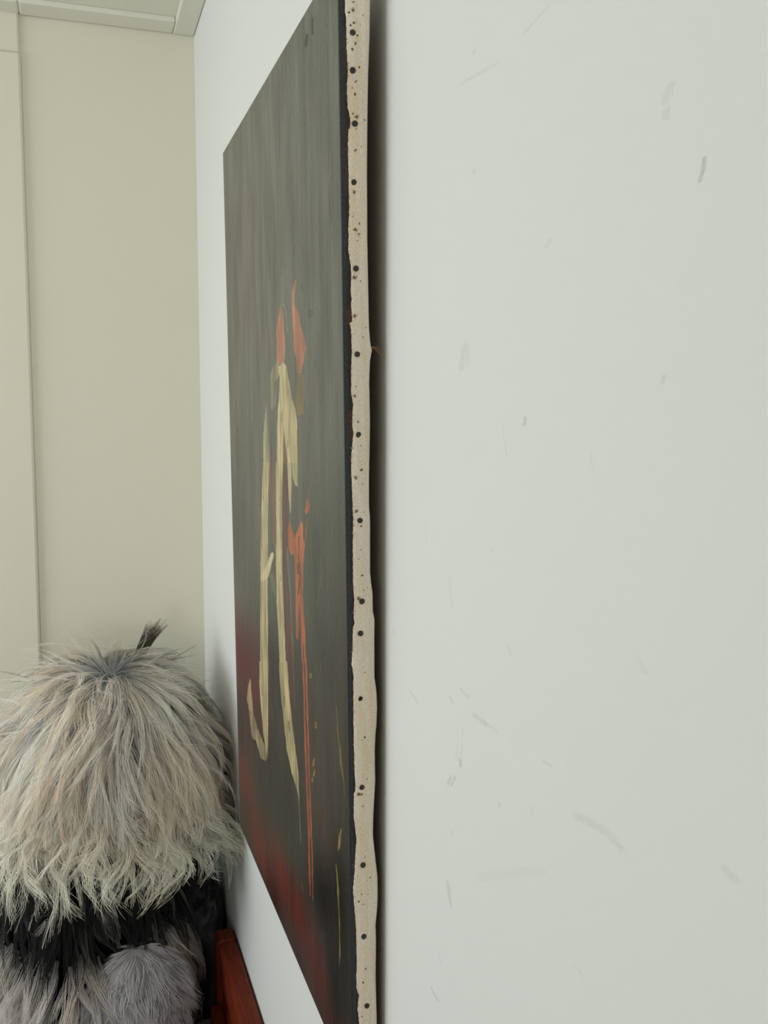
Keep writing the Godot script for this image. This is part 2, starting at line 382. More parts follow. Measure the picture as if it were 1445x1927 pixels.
# ---------------------------------------------------------------- the scene
func _ready() -> void:
	rng.seed = 20240611
	# camera
	var cam := Camera3D.new()
	cam.name = "camera"
	cam.fov = 56.318
	cam.near = 0.02
	cam.far = 60.0
	cam.transform = Transform3D(Basis(Vector3(0.951375, 0.000759, 0.308034).normalized(), Vector3(0.028760, 0.995410, -0.091279).normalized(), Vector3(-0.306689, 0.095699, 0.946986).normalized()).orthonormalized(), CAM_POS)
	add_child(cam)
	cam.current = true
	# sky and exposure
	var env := Environment.new()
	env.background_mode = Environment.BG_SKY
	var sky := Sky.new()
	var sm := ProceduralSkyMaterial.new()
	sm.sky_top_color = Color(0.62, 0.70, 0.78)
	sm.sky_horizon_color = Color(0.82, 0.84, 0.84)
	sm.ground_horizon_color = Color(0.55, 0.55, 0.50)
	sm.ground_bottom_color = Color(0.30, 0.31, 0.27)
	sky.sky_material = sm
	env.sky = sky
	env.tonemap_mode = Environment.TONE_MAPPER_LINEAR
	env.tonemap_exposure = 0.96
	env.sdfgi_enabled = true
	env.ssao_enabled = true
	env.ssil_enabled = true
	var we := WorldEnvironment.new()
	we.name = "world_environment"
	we.environment = env
	add_child(we)
	# daylight of an unseen window, placed to light the painting's wall
	var day := AreaLight3D.new()
	day.name = "unseen_window_daylight"
	day.area_size = Vector2(1.6, 1.08)
	day.light_energy = 2.9
	day.light_color = Color(0.955, 0.982, 1.0)
	day.shadow_enabled = true
	day.area_range = 12.0
	day.area_attenuation = 2.0
	add_child(day)
	day.position = Vector3(-2.385, 1.65, -1.05)
	day.rotation_degrees = Vector3(0, -90, 0)

	var day2 := day.duplicate()  # out of view behind the camera, placed to light the far wall
	day2.name = "unseen_back_window_daylight"
	day2.area_size = Vector2(1.3, 1.08)
	day2.light_energy = 4.0
	add_child(day2)
	day2.position = Vector3(-1.3, 1.55, 3.185)
	day2.rotation_degrees = Vector3(0, 0, 0)

	build_room()
	build_painting()
	build_bed()
	build_cushions()
	build_fur()
	build_light_blocker()

func build_light_blocker() -> void:
	# unseen blocker behind the camera, keeps the back window's light off the near wall
	var root := Node3D.new()  # cupboard shape stands in for the body of whoever holds the camera
	root.name = "unseen_light_blocker"
	add_child(root)
	root.position = Vector3(-0.29, 0, 0.8)
	tag(root, "unseen light blocker shaped as a tall pale brown cupboard behind the camera", "unseen_light_blocker")
	var wood := mat(rgb(170, 156, 138), 0.5)
	var g := Geo.new()
	g.box(Vector3(-0.27, 0.06, -0.45), Vector3(0.288, 1.95, 0.45), 0.004)
	g.box(Vector3(-0.25, 0.0, -0.43), Vector3(0.27, 0.06, 0.43), 0.002)
	obj("carcass", [g], [wood], root)
	for k in 2:
		var d := Geo.new()
		d.box(Vector3(-0.29, 0.08, -0.445 + k * 0.447), Vector3(-0.27, 1.93, -0.002 + k * 0.447), 0.003)
		var door := obj("door", [d], [wood], root)
		var h := Geo.new()
		h.tube(PackedVector3Array([Vector3(-0.29, 1.0, -0.04 + k * 0.08), Vector3(-0.31, 1.0, -0.04 + k * 0.08), Vector3(-0.315, 1.0, -0.04 + k * 0.08)]), PackedFloat32Array([0.008, 0.012, 0.004]), 12)
		obj("knob", [h], [mat(rgb(60, 50, 40), 0.4)], door)

func build_room() -> void:
	var white := painted_wall(rgb(231, 232, 230))
	var cream := painted_wall(rgb(229, 225, 207))
	var ceil_m := painted_wall(rgb(230, 228, 215))
	# --- the wall that carries the painting: the stretch beside the painting shows its scuffs
	var z0 := -0.84
	var z1 := -0.24
	var y0 := 1.04
	var y1 := 2.04
	var zs := [-2.14, z0, z1, 3.3]
	var ysx := [0.0, y0, y1, 2.52]
	var plain := Geo.new()
	var marked := Geo.new()
	for i in 3:
		for j in 3:
			var g := marked if i == 1 and j == 1 else plain
			g.quad(Vector3(0, ysx[j], zs[i + 1]), Vector3(0, ysx[j], zs[i]), Vector3(0, ysx[j + 1], zs[i]), Vector3(0, ysx[j + 1], zs[i + 1]), Vector2(1, 1), Vector2(0, 1), Vector2(0, 0), Vector2(1, 0))
	plain.box(Vector3(0.001, 0, -2.14), Vector3(0.12, 2.52, 3.3))
	var mm := mat(Color.WHITE, 0.62, 0.35)
	mm.albedo_texture = wall_mark_texture(z0, z1, y0, y1, [231, 232, 230])
	struct("wall_right", [plain, marked], [white, mm])
	# --- far wall with its pier
	var g2 := Geo.new()
	g2.box(Vector3(-2.4, 0, -2.14), Vector3(0.0, 2.52, -2.026))
	struct("wall_far", [g2], [cream])
	var g3 := Geo.new()
	g3.box(Vector3(-1.3, 0, -2.028), Vector3(-0.3295, 2.3165, -2.014), 0.004)
	g3.box(Vector3(-1.3, 2.315, -2.03), Vector3(-0.3299, 2.3975, -2.0175), 0.004)
	var pier := struct("wall_pier", [g3], [cream])
	pier.set_meta("label", "pale pier standing proud of the far wall at left")
	# --- ceiling panel with flat cover boards round its edge
	var g4 := Geo.new()
	g4.box(Vector3(-2.52, 2.3955, -2.14), Vector3(0.12, 2.52, 3.3))
	struct("ceiling", [g4], [ceil_m])
	var g5 := Geo.new()
	g5.box(Vector3(-0.3285, 2.3865, -2.0225), Vector3(-0.0425, 2.3975, -1.962), 0.003)
	struct("trim_1", [g5], [ceil_m])
	var g6 := Geo.new()
	g6.box(Vector3(-0.0425, 2.386, -2.0242), Vector3(0.0, 2.3975, 3.2), 0.003)
	struct("trim_2", [g6], [ceil_m])
	var g6b := Geo.new()
	g6b.box(Vector3(-1.35, 2.3868, -2.0185), Vector3(-0.3287, 2.3975, -1.962), 0.003)
	struct("trim_3", [g6b], [ceil_m])
	# --- rest of the room
	var fl := mat(rgb(122, 96, 72), 0.5)
	var wood_n := NoiseTexture2D.new()
	wood_n.width = 512
	wood_n.height = 512
	wood_n.seamless = true
	wood_n.noise = noise(5, 0.02)
	wood_n.color_ramp = ramp2(rgb(104, 80, 58), rgb(140, 112, 84))
	fl.albedo_color = Color.WHITE
	fl.albedo_texture = wood_n
	fl.uv1_triplanar = true
	fl.uv1_scale = Vector3(6, 6, 0.8)
	var g7 := Geo.new()
	g7.box(Vector3(-2.52, -0.12, -2.14), Vector3(0.12, 0.0, 3.3))
	struct("floor", [g7], [fl])
	var g8 := Geo.new()
	g8.box(Vector3(-2.52, 0, 3.2), Vector3(-2.0, 2.52, 3.3))
	g8.box(Vector3(-0.6, 0, 3.2), Vector3(0.0, 2.52, 3.3))
	g8.box(Vector3(-2.0, 0, 3.2), Vector3(-0.6, 0.96, 3.3))
	g8.box(Vector3(-2.0, 2.14, 3.2), Vector3(-0.6, 2.52, 3.3))
	struct("wall_back", [g8], [cream])
	# left wall with the unseen window's opening: z -1.9..-0.2, y 1.06..2.24
	var g9 := Geo.new()
	g9.box(Vector3(-2.52, 0, -2.14), Vector3(-2.4, 2.52, -1.90))
	g9.box(Vector3(-2.52, 0, -0.20), Vector3(-2.4, 2.52, 3.3))
	g9.box(Vector3(-2.52, 0, -1.90), Vector3(-2.4, 1.06, -0.20))
	g9.box(Vector3(-2.52, 2.24, -1.90), Vector3(-2.4, 2.52, -0.20))
	struct("wall_left", [g9], [cream])
	var frame_m := mat(rgb(235, 235, 228), 0.4)
	var glass := mat(Color(0.9, 0.95, 0.93, 0.08), 0.02)
	glass.transparency = BaseMaterial3D.TRANSPARENCY_ALPHA
	var gw := Geo.new()
	gw.box(Vector3(-2.49, 1.06, -1.90), Vector3(-2.44, 1.11, -0.20), 0.004)
	gw.box(Vector3(-2.49, 2.19, -1.90), Vector3(-2.44, 2.24, -0.20), 0.004)
	for z: float in [-1.90, -1.075, -0.25]:
		gw.box(Vector3(-2.49, 1.11, z), Vector3(-2.44, 2.19, z + 0.05), 0.004)
	var win := Node3D.new()  # out of view, set where it lights the painting wall
	win.name = "unseen_window_1"
	win.set_meta("kind", "structure")
	add_child(win)
	obj("window_frame", [gw], [frame_m], win)
	for z: float in [-1.85, -1.025]:
		var gp := Geo.new()
		gp.box(Vector3(-2.468, 1.11, z), Vector3(-2.464, 2.19, z + 0.775))
		obj("pane", [gp], [glass], win)
	var gs := Geo.new()
	gs.box(Vector3(-2.44, 1.035, -1.94), Vector3(-2.3, 1.062, -0.16), 0.004)
	obj("window_sill", [gs], [frame_m], win)
	var gw2 := Geo.new()
	gw2.box(Vector3(-2.0, 0.96, 3.23), Vector3(-0.6, 1.01, 3.28), 0.004)
	gw2.box(Vector3(-2.0, 2.09, 3.23), Vector3(-0.6, 2.14, 3.28), 0.004)
	for x: float in [-2.0, -1.325, -0.65]:
		gw2.box(Vector3(x, 1.01, 3.23), Vector3(x + 0.05, 2.09, 3.28), 0.004)
	var win2 := Node3D.new()  # out of view behind the camera, set to light far wall and linen
	win2.name = "unseen_window_2"
	win2.set_meta("kind", "structure")
	add_child(win2)
	obj("window_frame", [gw2], [frame_m], win2)
	for x: float in [-1.95, -1.275]:
		var gp := Geo.new()
		gp.box(Vector3(x, 1.01, 3.253), Vector3(x + 0.625, 2.09, 3.257))
		obj("pane", [gp], [glass], win2)

func wall_mark_texture(z0: float, z1: float, y0: float, y1: float, base: Array) -> ImageTexture:
	var w := 1000
	var h := 1660
	var bytes := PackedByteArray()
	bytes.resize(w * h * 3)
	for c in 3:
		pass
	var row := PackedByteArray()
	row.resize(w * 3)
	for x in w:
		row[x * 3] = base[0]
		row[x * 3 + 1] = base[1]
		row[x * 3 + 2] = base[2]
	bytes = PackedByteArray()
	for y in h:
		bytes.append_array(row)
	var grain := noise(31, 0.09, 3)
	var tones := [Color(0.40, 0.41, 0.42), Color(0.46, 0.42, 0.34), Color(0.62, 0.46, 0.38)]
	for mk in WALL_MARKS:
		var pts: Array = mk[0]
		var hw: float = mk[1] * 1e-5
		var tone: Color = tones[mk[3]]
		var depth: float = mk[2] / 100.0 * 0.7
		var pv := PackedVector2Array()
		for i in pts.size() / 2:
			pv.append(Vector2((-pts[i * 2] * 1e-4 - z0) / (z1 - z0) * w, (y1 - pts[i * 2 + 1] * 1e-4) / (y1 - y0) * h))
		# along the wall the eye sees a third of the length, so marks are drawn out in that direction
		var rx := hw / (z1 - z0) * w * 2.0
		var ry := hw / (y1 - y0) * h
		var lo := pv[0]
		var hi := pv[0]
		for p in pv:
			lo = lo.min(p)
			hi = hi.max(p)
		var pad := Vector2(rx * 1.8 + 1, ry * 1.8 + 1)
		for y in range(maxi(0, int(lo.y - pad.y)), mini(h, int(hi.y + pad.y) + 1)):
			for x in range(maxi(0, int(lo.x - pad.x)), mini(w, int(hi.x + pad.x) + 1)):
				var q := Vector2(x, y) / Vector2(rx, ry)
				var d := 1e9
				for i in pv.size() - 1:
					d = minf(d, q.distance_to(Geometry2D.get_closest_point_to_segment(q, pv[i] / Vector2(rx, ry), pv[i + 1] / Vector2(rx, ry))))
				var a := clampf((1.45 - d - 0.5 * grain.get_noise_2d(x * 1.5, y)) / 0.9, 0.0, 1.0) * depth * (0.85 + 0.5 * grain.get_noise_2d(x + 500, y * 2))
				if a <= 0.004:
					continue
				var k := (y * w + x) * 3
				bytes[k] = int(lerpf(bytes[k], tone.r * 255, a))
				bytes[k + 1] = int(lerpf(bytes[k + 1], tone.g * 255, a))
				bytes[k + 2] = int(lerpf(bytes[k + 2], tone.b * 255, a))
	return image_tex(w, h, bytes)

# ---------------------------------------------------------------- the painting
const PTW := 800
const PTH := 1600
const PAINT_GAIN := 1.0

func paint_texture() -> ImageTexture:
	var w := PTW
	var h := PTH
	var px := PackedFloat32Array()
	px.resize(w * h * 3)
	var streak := noise(3, 0.06, 3)
	var blot := noise(8, 0.006, 2)
	var weave := noise(9, 0.21, 2)
	# ground: dull grey brushed in upright strokes, laid over with soft washes
	var bg := PackedVector3Array()
	var gw := 101
	var gh := 201
	for j in gh:
		for i in gw:
			var x := i * 8.0
			var y := j * 8.0
			var c := Vector3(106, 107, 97)
			if y > 900:
				c = c.lerp(Vector3(56, 54, 48), smoothstep(900.0, 1250.0, y + 60.0 * blot.get_noise_2d(x, y)))
			for ws in PAINT_WASHES:
				var dx: float = (x - ws[0]) / ws[2]
				var dy: float = (y - ws[1]) / ws[3]
				var f: float = exp(-(dx * dx + dy * dy) * 1.1) * ws[8]
				c = c.lerp(Vector3(ws[5], ws[6], ws[7]), f)
			bg.append(c)
	for y in h:
		for x in w:
			var i := x >> 3
			var j := y >> 3
			var fx := (x & 7) / 8.0
			var fy := (y & 7) / 8.0
			var k0 := j * gw + i
			var c := bg[k0].lerp(bg[k0 + 1], fx).lerp(bg[k0 + gw].lerp(bg[k0 + gw + 1], fx), fy)
			var s := 1.0 + 0.10 * streak.get_noise_2d(x * 0.8, y * 0.03) + 0.13 * blot.get_noise_2d(x * 2.6, y * 0.6) + 0.07 * weave.get_noise_2d(x, y * 0.5)
			c *= s
			var k := (y * w + x) * 3
			px[k] = c.x
			px[k + 1] = c.y
			px[k + 2] = c.z
	# brush strokes
	var edge := noise(14, 0.05, 3)
	var sn := 0
	for st in PAINT_STROKES:
		sn += 1
		var q: Array = st[0]
		var m := q.size() / 2
		var ylo := 1e9
		var yhi := -1e9
		for i in m:
			ylo = minf(ylo, q[i * 2 + 1])
			yhi = maxf(yhi, q[i * 2 + 1])
		var r: float = st[1]
		var g: float = st[2]
		var b: float = st[3]
		var al: float = st[4]
		var dry: float = st[5]
		for y in range(maxi(0, int(ylo)), mini(h, int(yhi) + 1)):
			var xs := []
			var yy := y + 0.5
			for i in m:
				var i2 := (i + 1) % m
				var ya: float = q[i * 2 + 1]
				var yb: float = q[i2 * 2 + 1]
				if (ya <= yy) != (yb <= yy):
					var xa: float = q[i * 2]
					var xb: float = q[i2 * 2]
					xs.append(xa + (xb - xa) * (yy - ya) / (yb - ya))
			xs.sort()
			for s in xs.size() / 2:
				var wob := 2.2 * (1.0 + 2.0 * dry)
				var xa: float = xs[s * 2] + wob * edge.get_noise_2d(sn * 91.0, y * 0.7) - 1.4
				var xb: float = xs[s * 2 + 1] + wob * edge.get_noise_2d(sn * 57.0 + 300.0, y * 0.7) + 1.4
				for x in range(maxi(0, int(xa)), mini(w, int(xb) + 2)):
					var e := clampf(minf(x + 1 - xa, xb - x + 0.0) / 3.5, 0.0, 1.0)
					if e <= 0.0:
						continue
					var sv := streak.get_noise_2d(x * 2.3, y * 0.12)
					var a := al * e * clampf(1.0 - dry * (0.5 + 2.2 * sv), 0.15, 1.0)
					var sh := 1.0 + 0.2 * streak.get_noise_2d(x * 0.9, y * 0.05 + 77.0) + 0.16 * blot.get_noise_2d(x * 3.0, y * 1.4)
					var k := (y * w + x) * 3
					px[k] = lerpf(px[k], r * sh, a)
					px[k + 1] = lerpf(px[k + 1], g * sh, a)
					px[k + 2] = lerpf(px[k + 2], b * sh, a)
	var bytes := PackedByteArray()
	bytes.resize(px.size())
	for i in px.size():
		bytes[i] = int(clampf(px[i] * PAINT_GAIN, 0.0, 255.0))
	return image_tex(w, h, bytes)

func edge_texture() -> ImageTexture:
	# the painted turnover: blue black next to the face, rusty brown where it meets the linen
	var w := 24
	var h := 1400
	var nn := noise(41, 0.03, 3)
	var n2 := noise(42, 0.25, 2)
	var bytes := PackedByteArray()
	for y in h:
		for x in w:
			var d := x / float(w) * 22.0
			var t := clampf((d - 3.2 - 1.6 * nn.get_noise_2d(3, y)) / 1.2, 0.0, 1.0)
			var c := Vector3(40, 46, 53).lerp(Vector3(30, 18, 12), t)
			var red := smoothstep(0.1, 0.4, nn.get_noise_2d(90, y * 0.35)) * t
			c = c.lerp(Vector3(76, 40, 20), red * 0.8)
			c *= 1.0 + 0.5 * n2.get_noise_2d(x * 1.5, y)
			bytes.append(int(clampf(c.x, 0, 255)))
			bytes.append(int(clampf(c.y, 0, 255)))
			bytes.append(int(clampf(c.z, 0, 255)))
	return image_tex(w, h, bytes)

const LIN_D := 0.030

func linen_texture() -> ImageTexture:
	var w := 120
	var h := 1960
	var nn := noise(51, 0.02, 3)
	var fine := noise(52, 0.35, 2)
	var px := PackedFloat32Array()
	px.resize(w * h * 3)
	for y in h:
		for x in w:
			var c := Vector3(253, 239, 224)
			c = c.lerp(Vector3(245, 226, 204), clampf(0.5 + 1.3 * nn.get_noise_2d(x * 2.0, y * 0.35), 0, 1) * 0.7)
			c = c.lerp(Vector3(238, 222, 188), clampf(nn.get_noise_2d(x * 1.0 + 400, y * 0.2) * 2.0, 0, 1) * 0.5)
			c *= 1.0 + 0.10 * fine.get_noise_2d(x * 0.35, y * 2.2) + 0.07 * fine.get_noise_2d(x * 2.6 + 70, y * 0.4)
			var k := (y * w + x) * 3
			px[k] = c.x
			px[k + 1] = c.y
			px[k + 2] = c.z
	var wob := noise(53, 0.12, 2)
	var list := []
	for s in LINEN_SPECKS:
		list.append([s[0] * 1e-5, s[1] * 1e-5, absf(s[2]) * 1e-5, s[2] < 0])
	for s in LINEN_HOLES:
		list.append([s[0] * 1e-5, s[1] * 1e-5, s[2] * 1.25e-5, false])
	for s in list:
		var cx: float = s[0] / LIN_D * w
		var cy: float = (PAINT_H * 0.5 - s[1]) / PAINT_H * h
		var rx: float = s[2] / LIN_D * w * 0.95
		var ry: float = s[2] / PAINT_H * h * 0.95
		var halo := 1.9 if s[3] else 1.4
		for y in range(maxi(0, int(cy - ry * halo - 2)), mini(h, int(cy + ry * halo + 3))):
			for x in range(maxi(0, int(cx - rx * halo - 2)), mini(w, int(cx + rx * halo + 3))):
				var d := sqrt(pow((x - cx) / rx, 2) + pow((y - cy) / ry, 2)) + (1.1 if s[2] < 0.0016 else 0.35) * wob.get_noise_2d(x * 1.3 + cx * 9, y * 2.2)
				var k := (y * w + x) * 3
				var a := clampf((halo - d) / 1.2, 0, 1) * (0.42 if s[3] else 0.2)
				var core := clampf((1.0 - d) / 0.35, 0, 1) * (0.6 if s[3] else (0.74 if s[2] < 0.0016 else 0.95))
				var st := Vector3(128, 84, 40)
				var dk := Vector3(52, 34, 20) if s[3] else Vector3(34, 28, 22)
				var c := Vector3(px[k], px[k + 1], px[k + 2]).lerp(st, a).lerp(dk, core)
				px[k] = c.x
				px[k + 1] = c.y
				px[k + 2] = c.z
	var bytes := PackedByteArray()
	bytes.resize(px.size())
	for i in px.size():
		bytes[i] = int(clampf(px[i], 0, 255))
	return image_tex(w, h, bytes)

func linen_at(y: float) -> Vector2:
	for i in LINEN_EDGE.size() - 1:
		var a: Array = LINEN_EDGE[i]
		var b: Array = LINEN_EDGE[i + 1]
		if y <= a[0] * 1e-4 and y >= b[0] * 1e-4:
			var t: float = (a[0] * 1e-4 - y) / maxf(1e-6, (a[0] - b[0]) * 1e-4)
			return Vector2(lerpf(a[1], b[1], t), lerpf(a[2], b[2], t)) * 1e-5
	return Vector2(0.006, 0.024)

func build_painting() -> void:
	var root := Node3D.new()
	root.name = "painting"
	add_child(root)
	var bas := Basis(Vector3.UP, deg_to_rad(0.252)) * Basis(Vector3(0, 0, 1), deg_to_rad(0.658)) * Basis(Vector3.RIGHT, deg_to_rad(0.148))
	root.transform = Transform3D(bas, Vector3(-0.0357, 1.5007, -0.78) + bas * Vector3(0, -PAINT_H * 0.5, 0))
	tag(root, "unframed abstract painting of pale elongated figures on dark grey and red, hung on the wall", "painting")
	var H := PAINT_H
	var W := PAINT_W
	var T := PAINT_T
	var face_m := mat(Color.WHITE, 0.36, 0.3)
	face_m.albedo_texture = paint_texture()
	face_m.normal_enabled = true
	face_m.uv1_triplanar = false
	var wn := noise_tex(61, 0.12, 512, null, true, 3.0)
	face_m.normal_texture = wn
	face_m.normal_scale = 0.06
	var edge_m := mat(Color.WHITE, 0.45, 0.5)
	edge_m.albedo_texture = edge_texture()
	# face and rounded turnover; x is the depth towards the wall, -z runs along the wall
	var r := 0.0014
	var f := Geo.new()
	f.quad(Vector3(0, H - r, -W + r), Vector3(0, H - r, -r), Vector3(0, r, -r), Vector3(0, r, -W + r), Vector2(1, 0), Vector2(0, 0), Vector2(0, 1), Vector2(1, 1))
	var e := Geo.new()
	var ring := [[Vector2(-r, H - r), Vector2(-r, r), Vector2(1, 0)], [Vector2(-r, r), Vector2(-W + r, r), Vector2(0, -1)], [Vector2(-W + r, r), Vector2(-W + r, H - r), Vector2(-1, 0)], [Vector2(-W + r, H - r), Vector2(-r, H - r), Vector2(0, 1)]]
	for sd in ring:
		var a: Vector2 = sd[0]
		var b: Vector2 = sd[1]
		var o: Vector2 = sd[2]
		var prof := []
		for k in 7:
			var ang := PI * 0.5 * k / 6.0
			prof.append([r - r * cos(ang), r * sin(ang), Vector3(-cos(ang), o.y * sin(ang), o.x * sin(ang))])
		prof.append([T, r, Vector3(0, o.y, o.x)])
		prof.append([T, r - 0.002, Vector3(1, 0, 0)])
		prof.append([0.003, r - 0.002, Vector3(0, -o.y, -o.x)])
		for k in prof.size() - 1:
			var p0: Array = prof[k]
			var p1: Array = prof[k + 1]
			var i0 := e.v.size()
			for cr in [[a, p0, 0.0], [b, p0, 1.0], [b, p1, 1.0], [a, p1, 0.0]]:
				var base: Vector2 = cr[0]
				var pr: Array = cr[1]
				e.v.append(Vector3(pr[0], base.y + o.y * pr[1], base.x + o.x * pr[1]))
				e.n.append(pr[2] if k < 6 or cr[1] == p0 or k > 6 else pr[2])
				e.uv.append(Vector2(pr[0] / 0.022, cr[2]))
			e.idx.append_array(PackedInt32Array([i0, i0 + 2, i0 + 1, i0, i0 + 3, i0 + 2]))
	obj("painted_canvas", [f, e], [face_m, edge_m], root)
	# stretcher
	var wood := mat(rgb(116, 72, 42), 0.6)
	var bars := [[Vector3(0.004, 0.004, -0.048), Vector3(T, H - 0.004, -0.004)], [Vector3(0.004, 0.004, -W + 0.004), Vector3(T, H - 0.004, -W + 0.048)], [Vector3(0.004, H - 0.048, -W + 0.048), Vector3(T, H - 0.004, -0.048)], [Vector3(0.004, 0.004, -W + 0.048), Vector3(T, 0.048, -0.048)]]
	for b in bars:
		var g := Geo.new()
		g.box(b[0], b[1], 0.001)
		obj("stretcher_bar", [g], [wood], root)
	for z: float in [-0.03, -W + 0.03]:
		var g := Geo.new()
		g.tube(PackedVector3Array([Vector3(T, 0.03, z), Vector3(T + 0.0080, 0.03, z), Vector3(T + 0.0085, 0.03, z)]), PackedFloat32Array([0.006, 0.006, 0.004]), 12)
		obj("bumper", [g], [mat(rgb(90, 80, 70), 0.9)], root)
	# bare linen turned over the near side: ragged along the paint, bulging past the back
	var lin := mat(Color.WHITE, 0.9, 0.2)
	lin.albedo_texture = linen_texture()
	var lg := Geo.new()
	var rows := 700
	var rag := noise(71, 0.11, 3)
	var bulge := noise(72, 0.012, 2)
	var cols := 9
	for j in rows + 1:
		var y := H * 0.5 - 0.001 - (H - 0.002) * j / rows
		var lr := linen_at(y)
		var dl := lr.x + 0.00045 * rag.get_noise_2d(j * 3.0, 5)
		var dr := lr.y + 0.0001 * rag.get_noise_2d(j * 2.0, 50)
		var bz := 0.0005 * bulge.get_noise_2d(j, 0) + 0.0005
		var prof := [[dl, 0.0001], [dl + 0.00005, 0.0007], [dl + 0.0012, 0.0011 + bz * 0.4], [dl + 0.004, 0.0014 + bz], [lerpf(dl, dr, 0.55), 0.0016 + bz * 1.3], [dr - 0.0045, 0.0012 + bz], [dr - 0.0014, 0.0003 + bz * 0.5], [dr, -0.0014], [dr - 0.0008, -0.0045]]
		for p in prof:
			lg.v.append(Vector3(p[0], y + H * 0.5, p[1]))
			lg.uv.append(Vector2(p[0] / LIN_D, (H * 0.5 - y) / H))
			lg.n.append(Vector3.ZERO)
	for j in rows:
		for c in cols - 1:
			var p := j * cols + c
			var nn := (lg.v[p + cols] - lg.v[p]).cross(lg.v[p + 1] - lg.v[p])
			for q in [p, p + 1, p + cols, p + cols + 1]:
				lg.n[q] += nn
			lg.idx.append_array(PackedInt32Array([p, p + 1, p + cols, p + 1, p + cols + 1, p + cols]))
	for i in lg.n.size():
		lg.n[i] = lg.n[i].normalized()
	var lo := obj("linen_margin", [lg], [lin], root)
	lo.set_meta("label", "bare cream linen turned over the edge, rust specked")
	# frayed threads along the torn edge
	var fg := Geo.new()
	for i in 260:
		var y := rng.randf_range(-0.48, 0.48)
		var lr := linen_at(y)
		var L := rng.randf_range(0.0005, 0.0016) if i % 9 else rng.randf_range(0.0015, 0.0032)
		var a := Vector3(lr.x + 0.0008, y + H * 0.5, 0.0014)
		var dv := Vector3(-1, rng.randf_range(-0.9, 0.9), rng.randf_range(0.0, 0.5)).normalized()
		fg.tube(PackedVector3Array([a, a + dv * (L * 0.5 + 0.0008), a + dv * (L + 0.0008) + Vector3(0, rng.randf_range(-0.0006, 0.0006), 0)]), PackedFloat32Array([0.00016, 0.00014, 0.00007]), 4)
	var fo := obj("frayed_threads", [fg], [mat(rgb(190, 166, 136), 0.95, 0.1)], root)
	fo.set_meta("kind", "stuff")
	# tacks
	var tm := mat(rgb(62, 60, 52), 0.42)
	tm.metallic = 0.35
	for t in TACKS:
		var g := Geo.new()
		var rr := rng.randf_range(0.0023, 0.0027)
		var hgt := 0.0009
		var sq := rng.randf_range(0.92, 1.05)
		var fn := func(u: float, v: float) -> Vector3:
			var ang := -u * TAU
			var rad := rr * (1.0 if v < 0.3 else cos((v - 0.3) / 0.7 * PI * 0.5))
			var zz := hgt * (v / 0.3) * 0.6 if v < 0.3 else hgt * (0.6 + 0.4 * sin((v - 0.3) / 0.7 * PI * 0.5))
			return Vector3(cos(ang) * rad * sq, sin(ang) * rad, zz)
		g.grid(fn, 18, 8)
		var o := obj("tack", [g], [tm], root)
		o.position = Vector3(t[0] * 1e-5, t[1] * 1e-5 + H * 0.5, 0.0019)
		o.rotation = Vector3(rng.randf_range(-0.15, 0.15), rng.randf_range(-0.15, 0.15), 0)
	# loose twist of thread at the back edge
	var tg := Geo.new()
	var s0 := Vector3(0.0246, 0.1800 + H * 0.5, -0.0008)
	for k in 3:
		var pts := PackedVector3Array()
		var rad := PackedFloat32Array()
		for i in 9:
			var q := i / 8.0
			pts.append(s0 + Vector3(0.0005 + 0.0088 * q, (0.0018 * sin(q * PI * 0.6) if k != 1 else -0.001 * sin(q * PI)) - 0.0058 * q * q * (1.0 + 0.35 * k), 0.0012 * sin(q * 3.0 + k)))
			rad.append(0.00034 * (1.0 - 0.4 * q))
		tg.tube(pts, rad, 6)
	var th := obj("loose_thread", [tg], [mat(rgb(176, 116, 84), 0.9)], root)
	th.set_meta("label", "rust coloured loose thread")

# ---------------------------------------------------------------- bed
func build_bed() -> void:
	var wood := mat(Color.WHITE, 0.5, 0.3)
	var t := NoiseTexture2D.new()
	t.width = 512
	t.height = 512
	t.seamless = true
	t.noise = noise(81, 0.02, 4)
	t.color_ramp = ramp2(rgb(86, 30, 14), rgb(126, 50, 25))
	wood.albedo_texture = t
	wood.uv1_triplanar = true
	wood.uv1_scale = Vector3(14, 14, 1.2)
	var put := func(root: Node3D, called: String, lo: Vector3, hi: Vector3, ch: float, m: Material) -> void:
		var g := Geo.new()
		g.box(lo - root.position, hi - root.position, ch)
		obj(called, [g], [m], root)
	var head := Node3D.new()
	head.name = "headboard"
	add_child(head)
	head.position = Vector3(-0.02, 0, -1.65)
	tag(head, "reddish brown wooden headboard standing along the wall below the painting", "headboard")
	put.call(head, "top_rail", Vector3(-0.036, 0.64, -1.625), Vector3(-0.0015, 0.699, 0.25), 0.006, wood)
	put.call(head, "back_panel", Vector3(-0.030, 0.32, -1.625), Vector3(-0.008, 0.64, 0.25), 0.001, wood)
	put.call(head, "end_post", Vector3(-0.0375, 0.0, -1.672), Vector3(-0.0015, 0.699, -1.6252), 0.006, wood)
	put.call(head, "end_post", Vector3(-0.042, 0.0, 0.25), Vector3(-0.0015, 0.7015, 0.297), 0.008, wood)
	put.call(head, "lower_rail", Vector3(-0.052, 0.40, -1.625), Vector3(-0.030, 0.585, 0.25), 0.004, wood)
	var bed := Node3D.new()
	bed.name = "divan_bed"
	add_child(bed)
	bed.position = Vector3(-0.5, 0, -1.9)
	tag(bed, "dark covered divan bed under the shaggy fur", "bed")
	put.call(bed, "base", Vector3(-0.89, 0.0, -1.99), Vector3(-0.056, 0.28, 0.24), 0.01, mat(rgb(46, 42, 40), 0.9))
	put.call(bed, "mattress", Vector3(-0.89, 0.28, -1.99), Vector3(-0.056, 0.47, 0.24), 0.03, mat(rgb(34, 33, 34), 0.9))

